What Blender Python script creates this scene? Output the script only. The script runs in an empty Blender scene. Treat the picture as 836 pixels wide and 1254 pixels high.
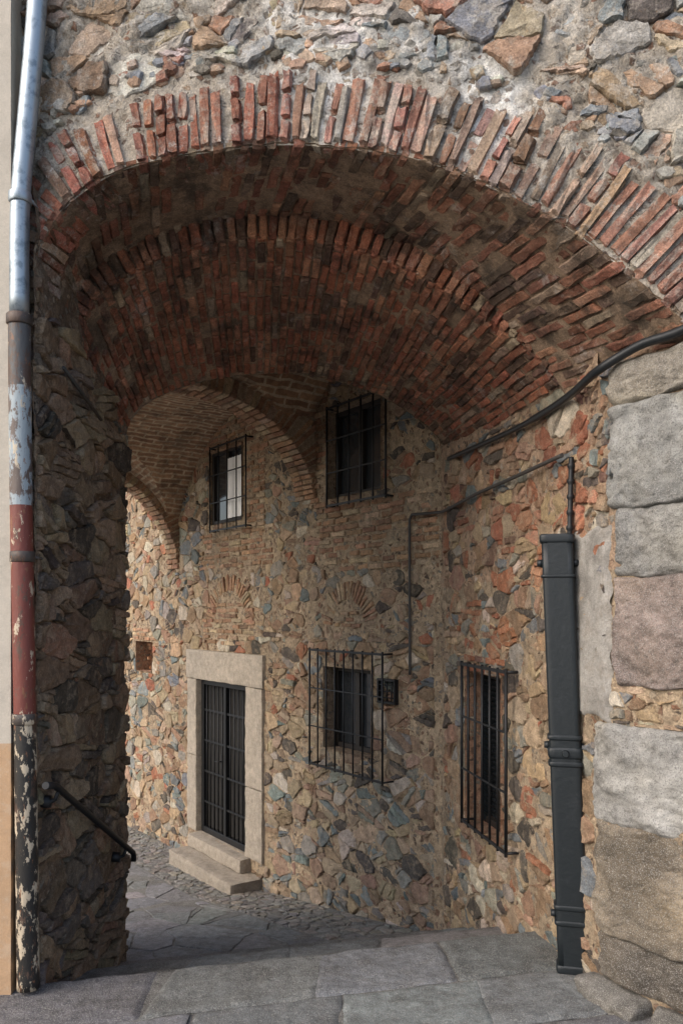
import bpy, math, random
from math import sin, cos, pi, sqrt, atan2
from mathutils import Vector, Matrix, noise, kdtree
random.seed(7)
R=random.random
def U(a,b): return a+(b-a)*R()
EYE=1.75; HZ=750.0; F=1000.0; CX=418.0
sc=bpy.context.scene
# ------------------------------------------------------------------ materials
def nodes(name):
    m=bpy.data.materials.new(name); m.use_nodes=True
    nt=m.node_tree; nt.nodes.clear()
    o=nt.nodes.new('ShaderNodeOutputMaterial'); b=nt.nodes.new('ShaderNodeBsdfPrincipled')
    nt.links.new(b.outputs[0],o.inputs[0])
    return m,nt,b
def N(nt,t,**k):
    n=nt.nodes.new(t)
    for a,v in k.items(): setattr(n,a,v)
    return n
def noi(nt,vec,scale,detail=6,rough=.6):
    n=N(nt,'ShaderNodeTexNoise'); n.inputs['Scale'].default_value=scale; n.inputs['Detail'].default_value=detail; n.inputs['Roughness'].default_value=rough
    nt.links.new(vec,n.inputs['Vector']); return n.outputs[0]
def rng(nt,val,a,b,c,d):
    n=N(nt,'ShaderNodeMapRange'); 
    for i,x in zip((1,2,3,4),(a,b,c,d)): n.inputs[i].default_value=x
    nt.links.new(val,n.inputs[0]); return n.outputs[0]
def mixc(nt,fac,A,B,bt='MIX'):
    n=N(nt,'ShaderNodeMix',data_type='RGBA',blend_type=bt)
    for sock,v in ((n.inputs[0],fac),(n.inputs[6],A),(n.inputs[7],B)):
        if isinstance(v,bpy.types.NodeSocket): nt.links.new(v,sock)
        elif isinstance(v,(tuple,list)): sock.default_value=(*v[:3],1)
        else: sock.default_value=v
    return n.outputs[2]
def grey(nt,v):
    cc=N(nt,'ShaderNodeCombineXYZ')
    for i in range(3): nt.links.new(v,cc.inputs[i])
    return cc.outputs[0]
def bump(nt,h,dist,strength,prev=None):
    n=N(nt,'ShaderNodeBump'); n.inputs['Distance'].default_value=dist; n.inputs['Strength'].default_value=strength
    nt.links.new(h,n.inputs['Height'])
    if prev is not None: nt.links.new(prev,n.inputs['Normal'])
    return n.outputs[0]
def masonry(name,dust=.5,dustcol=(.36,.28,.20),rough=.9,bs=.8,speck=0,lo=.55,hi=1.45,th=.53,dirt=0.0,agg=0.,bd=.02,dth=.5,pale=0.,spc=120,fa=.35,lich=0.):
    m,nt,b=nodes(name)
    pos=N(nt,'ShaderNodeNewGeometry').outputs['Position']
    at=N(nt,'ShaderNodeAttribute',attribute_name='col').outputs['Color']
    c=mixc(nt,1.0,at,grey(nt,rng(nt,noi(nt,pos,17,8,.7),.3,.7,lo,hi)),'MULTIPLY')
    nb=None
    if agg:
        mp=N(nt,'ShaderNodeVectorMath',operation='MULTIPLY_ADD'); nn=N(nt,'ShaderNodeTexNoise'); nn.inputs['Scale'].default_value=15; nt.links.new(pos,nn.inputs['Vector'])
        nt.links.new(nn.outputs[1],mp.inputs[0]); mp.inputs[1].default_value=(.06,.06,.06); nt.links.new(pos,mp.inputs[2])
        vo=N(nt,'ShaderNodeTexVoronoi'); vo.inputs['Scale'].default_value=30; nt.links.new(mp.outputs[0],vo.inputs['Vector'])
        sp=N(nt,'ShaderNodeSeparateColor'); nt.links.new(vo.outputs['Color'],sp.inputs[0])
        vd=N(nt,'ShaderNodeTexVoronoi',feature='DISTANCE_TO_EDGE'); vd.inputs['Scale'].default_value=30; nt.links.new(mp.outputs[0],vd.inputs['Vector'])
        ed=rng(nt,vd.outputs['Distance'],.08,.2,0,1)
        isr=rng(nt,sp.outputs[0],.55,.57,0,1)
        mm=N(nt,'ShaderNodeMath',operation='MULTIPLY'); nt.links.new(ed,mm.inputs[0]); nt.links.new(isr,mm.inputs[1])
        rp=N(nt,'ShaderNodeValToRGB'); nt.links.new(sp.outputs[1],rp.inputs[0]); e=rp.color_ramp.elements
        e[0].color=(.10,.08,.065,1); e[1].color=(.42,.36,.28,1)
        for p_,c_ in ((.25,(.27,.14,.085,1)),(.5,(.20,.20,.18,1)),(.75,(.33,.23,.15,1))):
            q=e.new(p_); q.color=c_
        mf=N(nt,'ShaderNodeMath',operation='MULTIPLY'); nt.links.new(mm.outputs[0],mf.inputs[0]); mf.inputs[1].default_value=agg
        c=mixc(nt,mf.outputs[0],c,rp.outputs[0])
        nb=bump(nt,mm.outputs[0],.018,.9)
    f=rng(nt,noi(nt,pos,8,9,.75),th,th+.07,0,dust)
    c=mixc(nt,f,c,dustcol)
    f=rng(nt,noi(nt,pos,21,9,.8),.52,.6,0,dust*.6)
    c=mixc(nt,f,c,dustcol)
    if pale:
        f=rng(nt,noi(nt,pos,5.3,10,.8),.57,.62,0,pale); c=mixc(nt,f,c,(.60,.58,.54))
    if lich:
        f=rng(nt,noi(nt,pos,13,9,.8),.61,.65,0,lich); c=mixc(nt,f,c,(.42,.25,.09))
    if dirt:
        f=rng(nt,noi(nt,pos,3.1,9,.75),dth,dth+.1,0,dirt); c=mixc(nt,f,c,(.05,.042,.035))
    fine=noi(nt,pos,spc,3,.7)
    if speck:
        f=rng(nt,fine,.54,.60,0,speck); c=mixc(nt,f,c,(.11,.105,.10))
        f=rng(nt,noi(nt,pos,spc*1.4,2,.6),.55,.62,0,speck); c=mixc(nt,f,c,(.60,.58,.54))
    else:
        c=mixc(nt,1.0,c,grey(nt,rng(nt,fine,.3,.7,1-fa,1+fa)),'MULTIPLY')
    nt.links.new(c,b.inputs['Base Color']); b.inputs['Roughness'].default_value=rough; b.inputs['Specular IOR Level'].default_value=.25
    nb=bump(nt,noi(nt,pos,24,10,.75),bd,bs,nb)
    nb=bump(nt,fine,.007,bs,nb)
    nt.links.new(nb,b.inputs['Normal'])
    return m
M_ST=masonry('rubble_stone',.5,(.41,.325,.23),th=.54,bd=.03)
M_MO=masonry('rubble_mortar',.4,(.44,.35,.25),agg=.95,bd=.04,lo=.5)
M_BR=masonry('old_brick',.42,(.34,.25,.18),th=.54,dirt=.7,bd=.03,pale=.3)
M_FR=masonry('front_masonry',.62,(.47,.42,.355),th=.52,dirt=.5,bd=.035,pale=.55,dth=.53,lich=.5)
M_FM=masonry('front_mortar',.6,(.57,.54,.49),th=.5,dirt=.65,agg=.9,bd=.045,pale=.6,dth=.53,lich=.3)
M_GR=masonry('granite',.2,(.36,.32,.26),bs=.9,speck=.55,lo=.6,hi=1.3,th=.56,dirt=.5,bd=.05,dth=.55,spc=150)
M_DG=masonry('dressed_granite',.25,(.34,.29,.23),speck=.35,lo=.7,hi=1.25,th=.54,bd=.03,dirt=.15)
M_PV=masonry('paving_stone',.4,(.20,.197,.19),rough=.72,bs=.9,speck=.4,lo=.55,hi=1.4,dirt=.4,bd=.03)
M_PL=masonry('stucco',.2,(.50,.44,.36),bs=.2,lo=.92,hi=1.08,dirt=.1,fa=.06)
M_PT=masonry('wall_plaster',.5,(.28,.25,.215),bs=.7,lo=.75,hi=1.2,dirt=.35,fa=.15,bd=.02)
def simple(name,col,rough=.5,metal=0.,bsc=60,bst=.2,var=.25,col2=None,th=.6):
    m,nt,b=nodes(name); pos=N(nt,'ShaderNodeNewGeometry').outputs['Position']
    n=noi(nt,pos,bsc,5,.65)
    c2=col2 or tuple(x*(1+var*2) for x in col)
    c=mixc(nt,rng(nt,noi(nt,pos,bsc*.35,8,.7),th-.05,th+.05,0,1),col,c2)
    nt.links.new(c,b.inputs['Base Color']); b.inputs['Roughness'].default_value=rough; b.inputs['Metallic'].default_value=metal
    nt.links.new(bump(nt,n,.003,bst),b.inputs['Normal']); return m
M_IRON=simple('black_iron',(.009,.010,.012),.5,.2,col2=(.02,.018,.017),bst=.3)
M_DUCT=simple('black_painted_iron',(.006,.010,.013),.5,.0,40,.6,col2=(.012,.016,.02),th=.6)
M_ZINC=simple('galvanised_metal',(.34,.39,.43),.42,.7,40,.15,col2=(.20,.24,.27),th=.55)
M_CABLE=simple('black_rubber',(.012,.014,.016),.4)
M_COND=simple('grey_conduit',(.06,.056,.052),.6,.3)
M_WOOD=simple('dark_wood',(.02,.015,.012),.6)
M_CURT=simple('curtain_reflection',(.93,.94,.95),.9,0,30,.1,.01)  # near-white cloth, the pane's bright reflection put into its colour
M_INT=simple('dark_interior',(.012,.011,.01),.9)
m,nt,b=nodes('window_glass'); b.inputs['Base Color'].default_value=(.03,.035,.04,1); b.inputs['Roughness'].default_value=.08
b.inputs['Specular IOR Level'].default_value=.8; M_GLASS=m
m,nt,b=nodes('peeling_paint'); pos=N(nt,'ShaderNodeNewGeometry').outputs['Position']
at=N(nt,'ShaderNodeAttribute',attribute_name='col').outputs['Color']
mp=N(nt,'ShaderNodeMapping'); mp.inputs['Scale'].default_value=(1,1,.45); nt.links.new(pos,mp.inputs[0])
sepz=N(nt,'ShaderNodeSeparateXYZ'); nt.links.new(pos,sepz.inputs[0])
low=rng(nt,sepz.outputs[2],1.1,1.35,.07,.0); mid=rng(nt,sepz.outputs[2],2.2,2.3,.0,.07)
ad=N(nt,'ShaderNodeMath',operation='ADD'); nt.links.new(noi(nt,mp.outputs[0],14,10,.75),ad.inputs[0]); nt.links.new(mid,ad.inputs[1])
ad2=N(nt,'ShaderNodeMath',operation='ADD'); nt.links.new(noi(nt,mp.outputs[0],20,9,.7),ad2.inputs[0]); nt.links.new(low,ad2.inputs[1])
c=mixc(nt,rng(nt,ad.outputs[0],.56,.59,0,.9),at,(.085,.05,.035))
c=mixc(nt,rng(nt,ad2.outputs[0],.595,.61,0,.9),c,(.50,.42,.31))
c=mixc(nt,rng(nt,noi(nt,mp.outputs[0],31,8,.7),.60,.62,0,.8),c,(.20,.09,.045))
nt.links.new(c,b.inputs['Base Color']); b.inputs['Roughness'].default_value=.5
nt.links.new(bump(nt,ad2.outputs[0],.010,.7),b.inputs['Normal']); M_PEEL=m
m,nt,b=nodes('vault_brick'); tc=N(nt,'ShaderNodeTexCoord').outputs['UV']; pos=N(nt,'ShaderNodeNewGeometry').outputs['Position']
w=N(nt,'ShaderNodeVectorMath',operation='MULTIPLY_ADD'); n_=N(nt,'ShaderNodeTexNoise'); n_.inputs['Scale'].default_value=7; nt.links.new(pos,n_.inputs['Vector'])
nt.links.new(n_.outputs[1],w.inputs[0]); w.inputs[1].default_value=(.04,.04,0); nt.links.new(tc,w.inputs[2])
bk=N(nt,'ShaderNodeTexBrick'); nt.links.new(w.outputs[0],bk.inputs['Vector']); bk.inputs['Scale'].default_value=1
bk.inputs['Brick Width'].default_value=.26; bk.inputs['Row Height'].default_value=.072; bk.inputs['Mortar Size'].default_value=.013; bk.inputs['Mortar Smooth'].default_value=.2
bk.inputs['Color1'].default_value=(.42,.26,.155,1); bk.inputs['Color2'].default_value=(.25,.14,.085,1); bk.inputs['Mortar'].default_value=(.50,.40,.28,1)
c=mixc(nt,1.0,bk.outputs[0],grey(nt,rng(nt,noi(nt,pos,12,8,.7),.3,.7,.5,1.4)),'MULTIPLY')
c=mixc(nt,rng(nt,noi(nt,pos,5,8,.7),.57,.64,0,.4),c,(.44,.35,.25))
c=mixc(nt,rng(nt,noi(nt,pos,2.6,8,.7),.5,.6,0,.5),c,(.08,.06,.045))
nt.links.new(c,b.inputs['Base Color']); b.inputs['Roughness'].default_value=.9
nb=bump(nt,bk.outputs[1],.02,-1.0); nb=bump(nt,noi(nt,pos,40,6,.7),.012,.6,nb); nt.links.new(nb,b.inputs['Normal']); M_VB=m
# ------------------------------------------------------------------ mesh builder
WL={}
class MB:
    def __init__(s): s.v=[]; s.f=[]; s.c=[]; s.m=[]; s.s=[]
    def vs(s,pts):
        i=len(s.v); s.v.extend([tuple(p) for p in pts]); return i
    def face(s,idx,col,mat=0,sm=False):
        s.f.append(idx); s.c.append(col); s.m.append(mat); s.s.append(sm)
    def build(s,name,mats,parent=None,**props):
        xs=[p[0] for p in s.v]; ys=[p[1] for p in s.v]; zs=[p[2] for p in s.v]
        o=Vector(((min(xs)+max(xs))/2,(min(ys)+max(ys))/2,min(zs)))
        me=bpy.data.meshes.new(name)
        me.from_pydata([(p[0]-o.x,p[1]-o.y,p[2]-o.z) for p in s.v],[],s.f)
        for mt in mats: me.materials.append(mt)
        a=me.attributes.new('col','FLOAT_COLOR','FACE')
        flat=[]
        for c in s.c: flat.extend((c[0],c[1],c[2],1.0))
        a.data.foreach_set('color',flat)
        me.polygons.foreach_set('material_index',s.m); me.polygons.foreach_set('use_smooth',s.s)
        me.update()
        ob=bpy.data.objects.new(name,me); sc.collection.objects.link(ob); ob.location=o
        reg(ob,o,parent,props); return ob
def reg(ob,o,parent,props):
    WL[ob.name]=o.copy()
    if parent is not None:
        ob.parent=parent; ob.matrix_parent_inverse=Matrix.Translation(-WL[parent.name])
    for k,v in props.items(): ob[k]=v
def empty(name,loc,parent=None,**props):
    ob=bpy.data.objects.new(name,None); sc.collection.objects.link(ob); ob.location=loc; ob.empty_display_size=.2
    reg(ob,Vector(loc),parent,props); return ob
def jc(c,a=.22):
    k=1+U(-a,a); return tuple(max(0.01,x*k*(1+U(-.05,.05))) for x in c)
def pick(pal):
    t=sum(p[0] for p in pal); r=R()*t
    for w,c in pal:
        r-=w
        if r<=0: return jc(c)
    return jc(pal[-1][1])
# ------------------------------------------------------------------ primitives
def planar(O,T,Nn,Zv=Vector((0,0,1))):
    O=Vector(O); T=Vector(T).normalized(); Nn=Vector(Nn).normalized()
    return lambda u,v,h=0.: O+T*u+Zv*v+Nn*h
def clip(poly,a,b,c):
    out=[]; n=len(poly)
    for i in range(n):
        p=poly[i]; q=poly[(i+1)%n]; dp=a*p[0]+b*p[1]-c; dq=a*q[0]+b*q[1]-c
        if dp<=0: out.append(p)
        if (dp<0)!=(dq<0) and abs(dp-dq)>1e-12:
            t=dp/(dp-dq); out.append((p[0]+(q[0]-p[0])*t,p[1]+(q[1]-p[1])*t))
    return out
def cells(u0,u1,v0,v1,sx,sy,wv=.5,jit=1.3):
    pts=[]
    nr=int((v1-v0)/sy)+3; nc=int((u1-u0)/sx)+3
    for r in range(nr):
        for c in range(nc):
            pts.append((u0/sx-1+c+(r%2)*.5+U(-jit,jit)*.55, v0/sy-1+r+U(-jit,jit)*.55, R()**1.8*wv))
    kd=kdtree.KDTree(len(pts))
    for i,p in enumerate(pts): kd.insert((p[0],p[1],0),i)
    kd.balance(); res=[]
    for i,p in enumerate(pts):
        poly=[(p[0]-2.1,p[1]-2.1),(p[0]+2.1,p[1]-2.1),(p[0]+2.1,p[1]+2.1),(p[0]-2.1,p[1]+2.1)]
        for co,j,d in kd.find_n((p[0],p[1],0),24):
            if j==i: continue
            q=pts[j]
            poly=clip(poly,2*(q[0]-p[0]),2*(q[1]-p[1]),q[0]**2+q[1]**2-p[0]**2-p[1]**2+p[2]-q[2])
            if len(poly)<3: break
        if len(poly)<3: continue
        poly=[(x*sx,y*sy) for x,y in poly]
        for cl in ((1,0,u1),(-1,0,-u0),(0,1,v1),(0,-1,-v0)):
            poly=clip(poly,*cl)
            if len(poly)<3: break
        if len(poly)>=3: res.append(poly)
    return res
def cen(poly):
    n=len(poly); return sum(p[0] for p in poly)/n,sum(p[1] for p in poly)/n
def area(poly):
    return abs(sum(poly[i][0]*poly[(i+1)%len(poly)][1]-poly[(i+1)%len(poly)][0]*poly[i][1] for i in range(len(poly))))/2
def inset(poly,g):
    cx,cy=cen(poly); out=[]
    for x,y in poly:
        d=math.hypot(cx-x,cy-y); k=min(.6,g/max(d,1e-5)); out.append((x+(cx-x)*k,y+(cy-y)*k))
    return out
def stone(mb,surf,poly,h,col,mat=0,seg=.035,jit=.005,ins=.007,rough=.006,tilt=.07,gap=.008,facet=.22):
    poly=inset(poly,gap); a=area(poly)
    if a<.0003: return
    cx,cy=cen(poly); pts=[]; n=len(poly)
    for i in range(n):
        p=poly[i]; q=poly[(i+1)%n]; L=math.hypot(q[0]-p[0],q[1]-p[1]); k=max(1,min(9,int(L/seg+.5)))
        if L<.006: continue
        for j in range(k):
            t=j/k; x=p[0]+(q[0]-p[0])*t; y=p[1]+(q[1]-p[1])*t
            if j==0:
                d=math.hypot(cx-x,cy-y); s=min(.15,.003/max(d,1e-4)); x+=(cx-x)*s; y+=(cy-y)*s
            x+=U(-jit,jit); y+=U(-jit,jit); pts.append((x,y))
    n=len(pts)
    if n<3: return
    gx,gy=U(-tilt,tilt),U(-tilt,tilt); sd=R()*100
    fx,fy=U(-1,1),U(-1,1); fl=math.hypot(fx,fy)+1e-6; fx/=fl; fy/=fl; rad=sqrt(a)*.5; fo=U(-.2,.6)*rad; fs=U(.0,facet)
    def top(X,Y):
        z=h+(X-cx)*gx+(Y-cy)*gy+noise.noise(Vector((X*16+sd,Y*16,sd)))*rough*1.4
        dd=(X-cx)*fx+(Y-cy)*fy-fo
        if dd>0: z-=dd*fs
        return max(z,-.012)
    rings=[]
    for mode in range(4):
        rr=[]
        for x,y in pts:
            d=max(1e-4,math.hypot(cx-x,cy-y))
            s=(0,min(.2,ins*.2/d),min(.4,ins*U(.7,1.5)/d),.5)[mode]
            X=x+(cx-x)*s; Y=y+(cy-y)*s
            hh=-.03 if mode==0 else (top(X,Y)*.6-.004 if mode==1 else top(X,Y))
            rr.append(surf(X,Y,hh))
        rings.append(mb.vs(rr))
    ci=mb.vs([surf(cx,cy,top(cx,cy))])
    for k in range(3):
        a0,b0=rings[k],rings[k+1]
        for i in range(n):
            j=(i+1)%n; mb.face((a0+i,a0+j,b0+j,b0+i),col,mat)
    a0=rings[3]
    for i in range(n): mb.face((a0+i,a0+(i+1)%n,ci),col,mat)
def lin(a,b,step,extra=()):
    n=max(1,int(round((b-a)/step))); L=[a+(b-a)*i/n for i in range(n+1)]
    for e in extra:
        if a<e<b:
            k=min(range(len(L)),key=lambda i:abs(L[i]-e)); L[k]=e
    return L
def sheet(mb,surf,us,vs,amp,colf,holes=(),mat=0,base=0.,sc_=6.,test=None):
    nu,nv=len(us),len(vs); P=[]
    for v in vs:
        for u in us:
            p=surf(u,v,0); n=noise.fractal(p*sc_,1.0,2.0,4)*amp+noise.noise(p*38)*amp*.4
            P.append(surf(u,v,base+n))
    o=mb.vs(P)
    for j in range(nv-1):
        for i in range(nu-1):
            cu=(us[i]+us[i+1])/2; cv=(vs[j]+vs[j+1])/2
            if any(h[0]<cu<h[1] and h[2]<cv<h[3] for h in holes): continue
            if test and not test(cu,cv): continue
            a=o+j*nu+i; mb.face((a,a+1,a+1+nu,a+nu),colf(cu,cv),mat,True)
def rbox(mb,c,ex,ey,ez,col,mat=0,k=.8,rough=.0,mid=True,sm=False,pull=.45):
    c=Vector(c); cs=[-1,-k,0,k,1] if mid else [-1,-k,k,1]; n=len(cs); ids={}
    def vid(i,j,l):
        key=(i,j,l)
        if key in ids: return ids[key]
        q=[]
        ext=[abs(cs[t])==1 for t in key]; m_=sum(ext)
        for a in range(3):
            x=cs[key[a]]
            if abs(x)==1 and m_>1: x*=1-(1-k)*pull*(m_-1)*.7
            q.append(x)
        p=c+ex*q[0]+ey*q[1]+ez*q[2]
        if rough: p+=Vector((U(-rough,rough),U(-rough,rough),U(-rough,rough)))
        ids[key]=mb.vs([p]); return ids[key]
    for ax in range(3):
        for side in (0,n-1):
            for i in range(n-1):
                for j in range(n-1):
                    q=[]
                    for (di,dj) in ((0,0),(1,0),(1,1),(0,1)):
                        key=[0,0,0]; key[ax]=side; key[(ax+1)%3]=i+di; key[(ax+2)%3]=j+dj; q.append(vid(*key))
                    if side==0: q.reverse()
                    mb.face(tuple(q),col,mat,sm)
def sbox(mb,surf,u0,u1,v0,v1,h0,h1,col=(.1,.1,.1),mat=0,bev=.006,rough=0.,sm=False):
    c=surf((u0+u1)/2,(v0+v1)/2,(h0+h1)/2)
    ex=surf(u1,(v0+v1)/2,(h0+h1)/2)-c; ey=surf((u0+u1)/2,v1,(h0+h1)/2)-c; ez=surf((u0+u1)/2,(v0+v1)/2,h1)-c
    k=tuple(max(.3,1-bev/max(1e-4,e.length)) for e in (ex,ey,ez))
    rb(mb,c,ex,ey,ez,col,mat,k,rough,sm)
def rb(mb,c,ex,ey,ez,col,mat,k3,rough,sm):
    ids={}
    def vid(*key):
        if key in ids: return ids[key]
        ext=[t in (0,3) for t in key]; m_=sum(ext); q=[]
        for a in range(3):
            kk=k3[a]; x=(-1,-kk,kk,1)[key[a]]
            if ext[a] and m_>1: x*=1-(1-kk)*.35*(m_-1)
            q.append(x)
        p=c+ex*q[0]+ey*q[1]+ez*q[2]
        if rough: p+=Vector((U(-rough,rough),U(-rough,rough),U(-rough,rough)))
        ids[key]=mb.vs([p]); return ids[key]
    for ax in range(3):
        for side in (0,3):
            for i in range(3):
                for j in range(3):
                    q=[]
                    for (di,dj) in ((0,0),(1,0),(1,1),(0,1)):
                        key=[0,0,0]; key[ax]=side; key[(ax+1)%3]=i+di; key[(ax+2)%3]=j+dj; q.append(vid(*key))
                    if side==0: q.reverse()
                    mb.face(tuple(q),col,mat,sm)
def tube(mb,pts,r,col=(.1,.1,.1),mat=0,n=12,colf=None,caps=True):
    pts=[Vector(p) for p in pts]; rings=[]; pa=None
    rr=r if isinstance(r,(list,tuple)) else [r]*len(pts)
    for i,p in enumerate(pts):
        t=(pts[min(i+1,len(pts)-1)]-pts[max(i-1,0)]).normalized()
        a=t.cross(Vector((0,0,1)) if abs(t.z)<.9 else Vector((0,1,0))).normalized() if pa is None else (pa-t*pa.dot(t)).normalized()
        b_=t.cross(a); pa=a
        rings.append(mb.vs([p+a*cos(2*pi*k/n)*rr[i]+b_*sin(2*pi*k/n)*rr[i] for k in range(n)]))
    for i in range(len(pts)-1):
        c=colf((pts[i]+pts[i+1])/2) if colf else col
        for k in range(n):
            j=(k+1)%n; mb.face((rings[i]+k,rings[i]+j,rings[i+1]+j,rings[i+1]+k),c,mat,True)
    if caps:
        mb.face(tuple(rings[0]+k for k in range(n))[::-1],col,mat); mb.face(tuple(rings[-1]+k for k in range(n)),col,mat)
def catmull(P,n):
    P=[Vector(p) for p in P]; Q=[P[0]*2-P[1]]+P+[P[-1]*2-P[-2]]; out=[]
    for i in range(1,len(Q)-2):
        for k in range(12):
            t=k/12; a,b_,c,d=Q[i-1],Q[i],Q[i+1],Q[i+2]
            out.append(.5*((2*b_)+(c-a)*t+(2*a-5*b_+4*c-d)*t*t+(3*b_-a-3*c+d)*t**3))
    out.append(P[-1]); return resamp(out,n)
def resamp(P,n):
    L=[0]
    for i in range(1,len(P)): L.append(L[-1]+(P[i]-P[i-1]).length)
    res=[]; j=0
    for k in range(n+1):
        s=L[-1]*k/n
        while j<len(P)-2 and L[j+1]<s: j+=1
        t=(s-L[j])/max(1e-9,L[j+1]-L[j]); res.append(P[j].lerp(P[j+1],min(1,max(0,t))))
    return res
# ------------------------------------------------------------------ plan
C1=Vector((.756,6.2,0)); RC=Vector((1.205,3.68,0)); GE=Vector((1.479,3.3,0))
tD=Vector((-.5735,.8192,0)); nD=Vector((-.8192,-.5735,0))
E0=Vector((0,0,EYE))
sD=planar(C1+E0,tD,nD)
def Dz(px): return 5.096/(.7+(px-CX)/F)
def D(px,py):
    z=Dz(px); return ((z-6.2)*1.2207,(HZ-py)/F*z)
def Drect(xl,ytl,ybl,xr,ytr,ybr):
    a=D(xl,ytl);b_=D(xl,ybl);c=D(xr,ytr);d=D(xr,ybr)
    return (c[0],a[0],(b_[1]+d[1])/2,(a[1]+c[1])/2)
tR=(RC-C1).normalized(); nR=Vector((tR.y,-tR.x,0)); 
if nR.x>0: nR=-nR
LR=(RC-C1).length
tG=(GE-RC).normalized(); nG=Vector((-abs(tG.y),-abs(tG.x),0)).normalized()
LG=(GE-RC).length
sR=planar(C1+E0,tR,nR)
def off(O,T,Nn):
    def f(px,py,h):
        Q=O+Nn*h; k=(px-CX)/F; s=(k*Q.y-Q.x)/(T.x-k*T.y); z=Q.y+T.y*s; return (s,(HZ-py)/F*z)
    return f
RRo=off(C1,tR,nR); DDo=off(C1,tD,nD)
def RR(px,py): return RRo(px,py,0)
def orect(fn,h,xl,ytl,ybl,xr,ytr,ybr):
    a=fn(xl,ytl,h);b_=fn(xl,ybl,h);c=fn(xr,ytr,h);d=fn(xr,ybr,h)
    return (min(a[0],c[0]),max(a[0],c[0]),(b_[1]+d[1])/2,(a[1]+c[1])/2)
def Rrect(*a): return orect(RRo,0,*a)
def sRG(u,v,h=0.):
    B=.06
    def P(u):
        if u<=LR: return C1+tR*u
        return RC+tG*(u-LR)
    t=min(1,max(0,(u-LR+B)/(2*B))); n=(nR*(1-t)+nG*t).normalized()
    p=P(u)
    if abs(u-LR)<B: p=P(LR-B)*(1-t)**2+RC*(2*t*(1-t))+P(LR+B)*t*t
    return p+E0+n*h+Vector((0,0,v))
LP0=Vector((-1.43,3.83,0)); LP1=Vector((-1.37,5.2,0)); tL=(LP1-LP0).normalized(); nL=Vector((tL.y,-tL.x,0))
sL=planar(LP0+E0,tL,nL); LL=(LP1-LP0).length; LLo=off(LP0,tL,nL)
FO=Vector((0,3.583,0)); tF=Vector((2.879,-.55,0)).normalized(); nF=Vector((-.55,-2.879,0)).normalized()
sF=planar(FO+E0,tF,nF)
def fs(p): return (p-FO).dot(tF)
prof=[(-400,1.70),(-3,1.72),(0,1.75),(.03,1.86),(.6,1.95),(.63,2.07),(1.2,2.17),(1.23,2.29),(1.8,2.46),(4.4,2.86),(8.3,3.02),(14,3.1),(400,3.1)]
def gh(q):
    for i in range(len(prof)-1):
        a,b_=prof[i],prof[i+1]
        if q<=b_[0]: return -(a[1]+(b_[1]-a[1])*(q-a[0])/(b_[0]-a[0]))
    return -3.1
QC=4.24
def qof(x,y): return y-.255*x-QC
def gz(x,y): return EYE+gh(qof(x,y))
PAL=[(3.2,(.29,.19,.12)),(2.8,(.38,.285,.195)),(1.9,(.18,.20,.20)),(2,(.26,.245,.205)),(1.7,(.42,.305,.19)),(1.8,(.10,.085,.072)),(1.8,(.32,.205,.14)),(1.2,(.49,.42,.33)),(.6,(.33,.14,.085))]
PALLOW=[(2.2,(.26,.18,.125)),(2.4,(.35,.275,.195)),(2.8,(.175,.20,.20)),(2.4,(.26,.25,.22)),(1.5,(.40,.305,.205)),(1.9,(.10,.09,.08)),(1.3,(.30,.205,.15)),(1.4,(.45,.40,.335))]
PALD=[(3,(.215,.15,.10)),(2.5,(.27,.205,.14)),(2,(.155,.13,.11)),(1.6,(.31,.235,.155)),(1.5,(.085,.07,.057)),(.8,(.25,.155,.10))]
PALF=[(2.3,(.42,.29,.205)),(2.2,(.34,.35,.345)),(2.1,(.47,.37,.265)),(2.2,(.55,.51,.45)),(1.4,(.38,.21,.145)),(1.2,(.15,.135,.12)),(1.5,(.26,.285,.30))]
PALB=[(3,(.33,.14,.085)),(2,(.26,.115,.07)),(1.5,(.39,.205,.13)),(1,(.17,.10,.075)),(.9,(.38,.28,.19))]
PALBL=[(3,(.40,.245,.15)),(2,(.34,.195,.12)),(2,(.45,.34,.23)),(1,(.26,.16,.105))]
def mc(c,a=.12):
    def f(u,v):
        k=1+noise.noise(Vector((u*2.3,v*2.3,3)))*a*2; return (c[0]*k,c[1]*k,c[2]*k)
    return f
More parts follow.
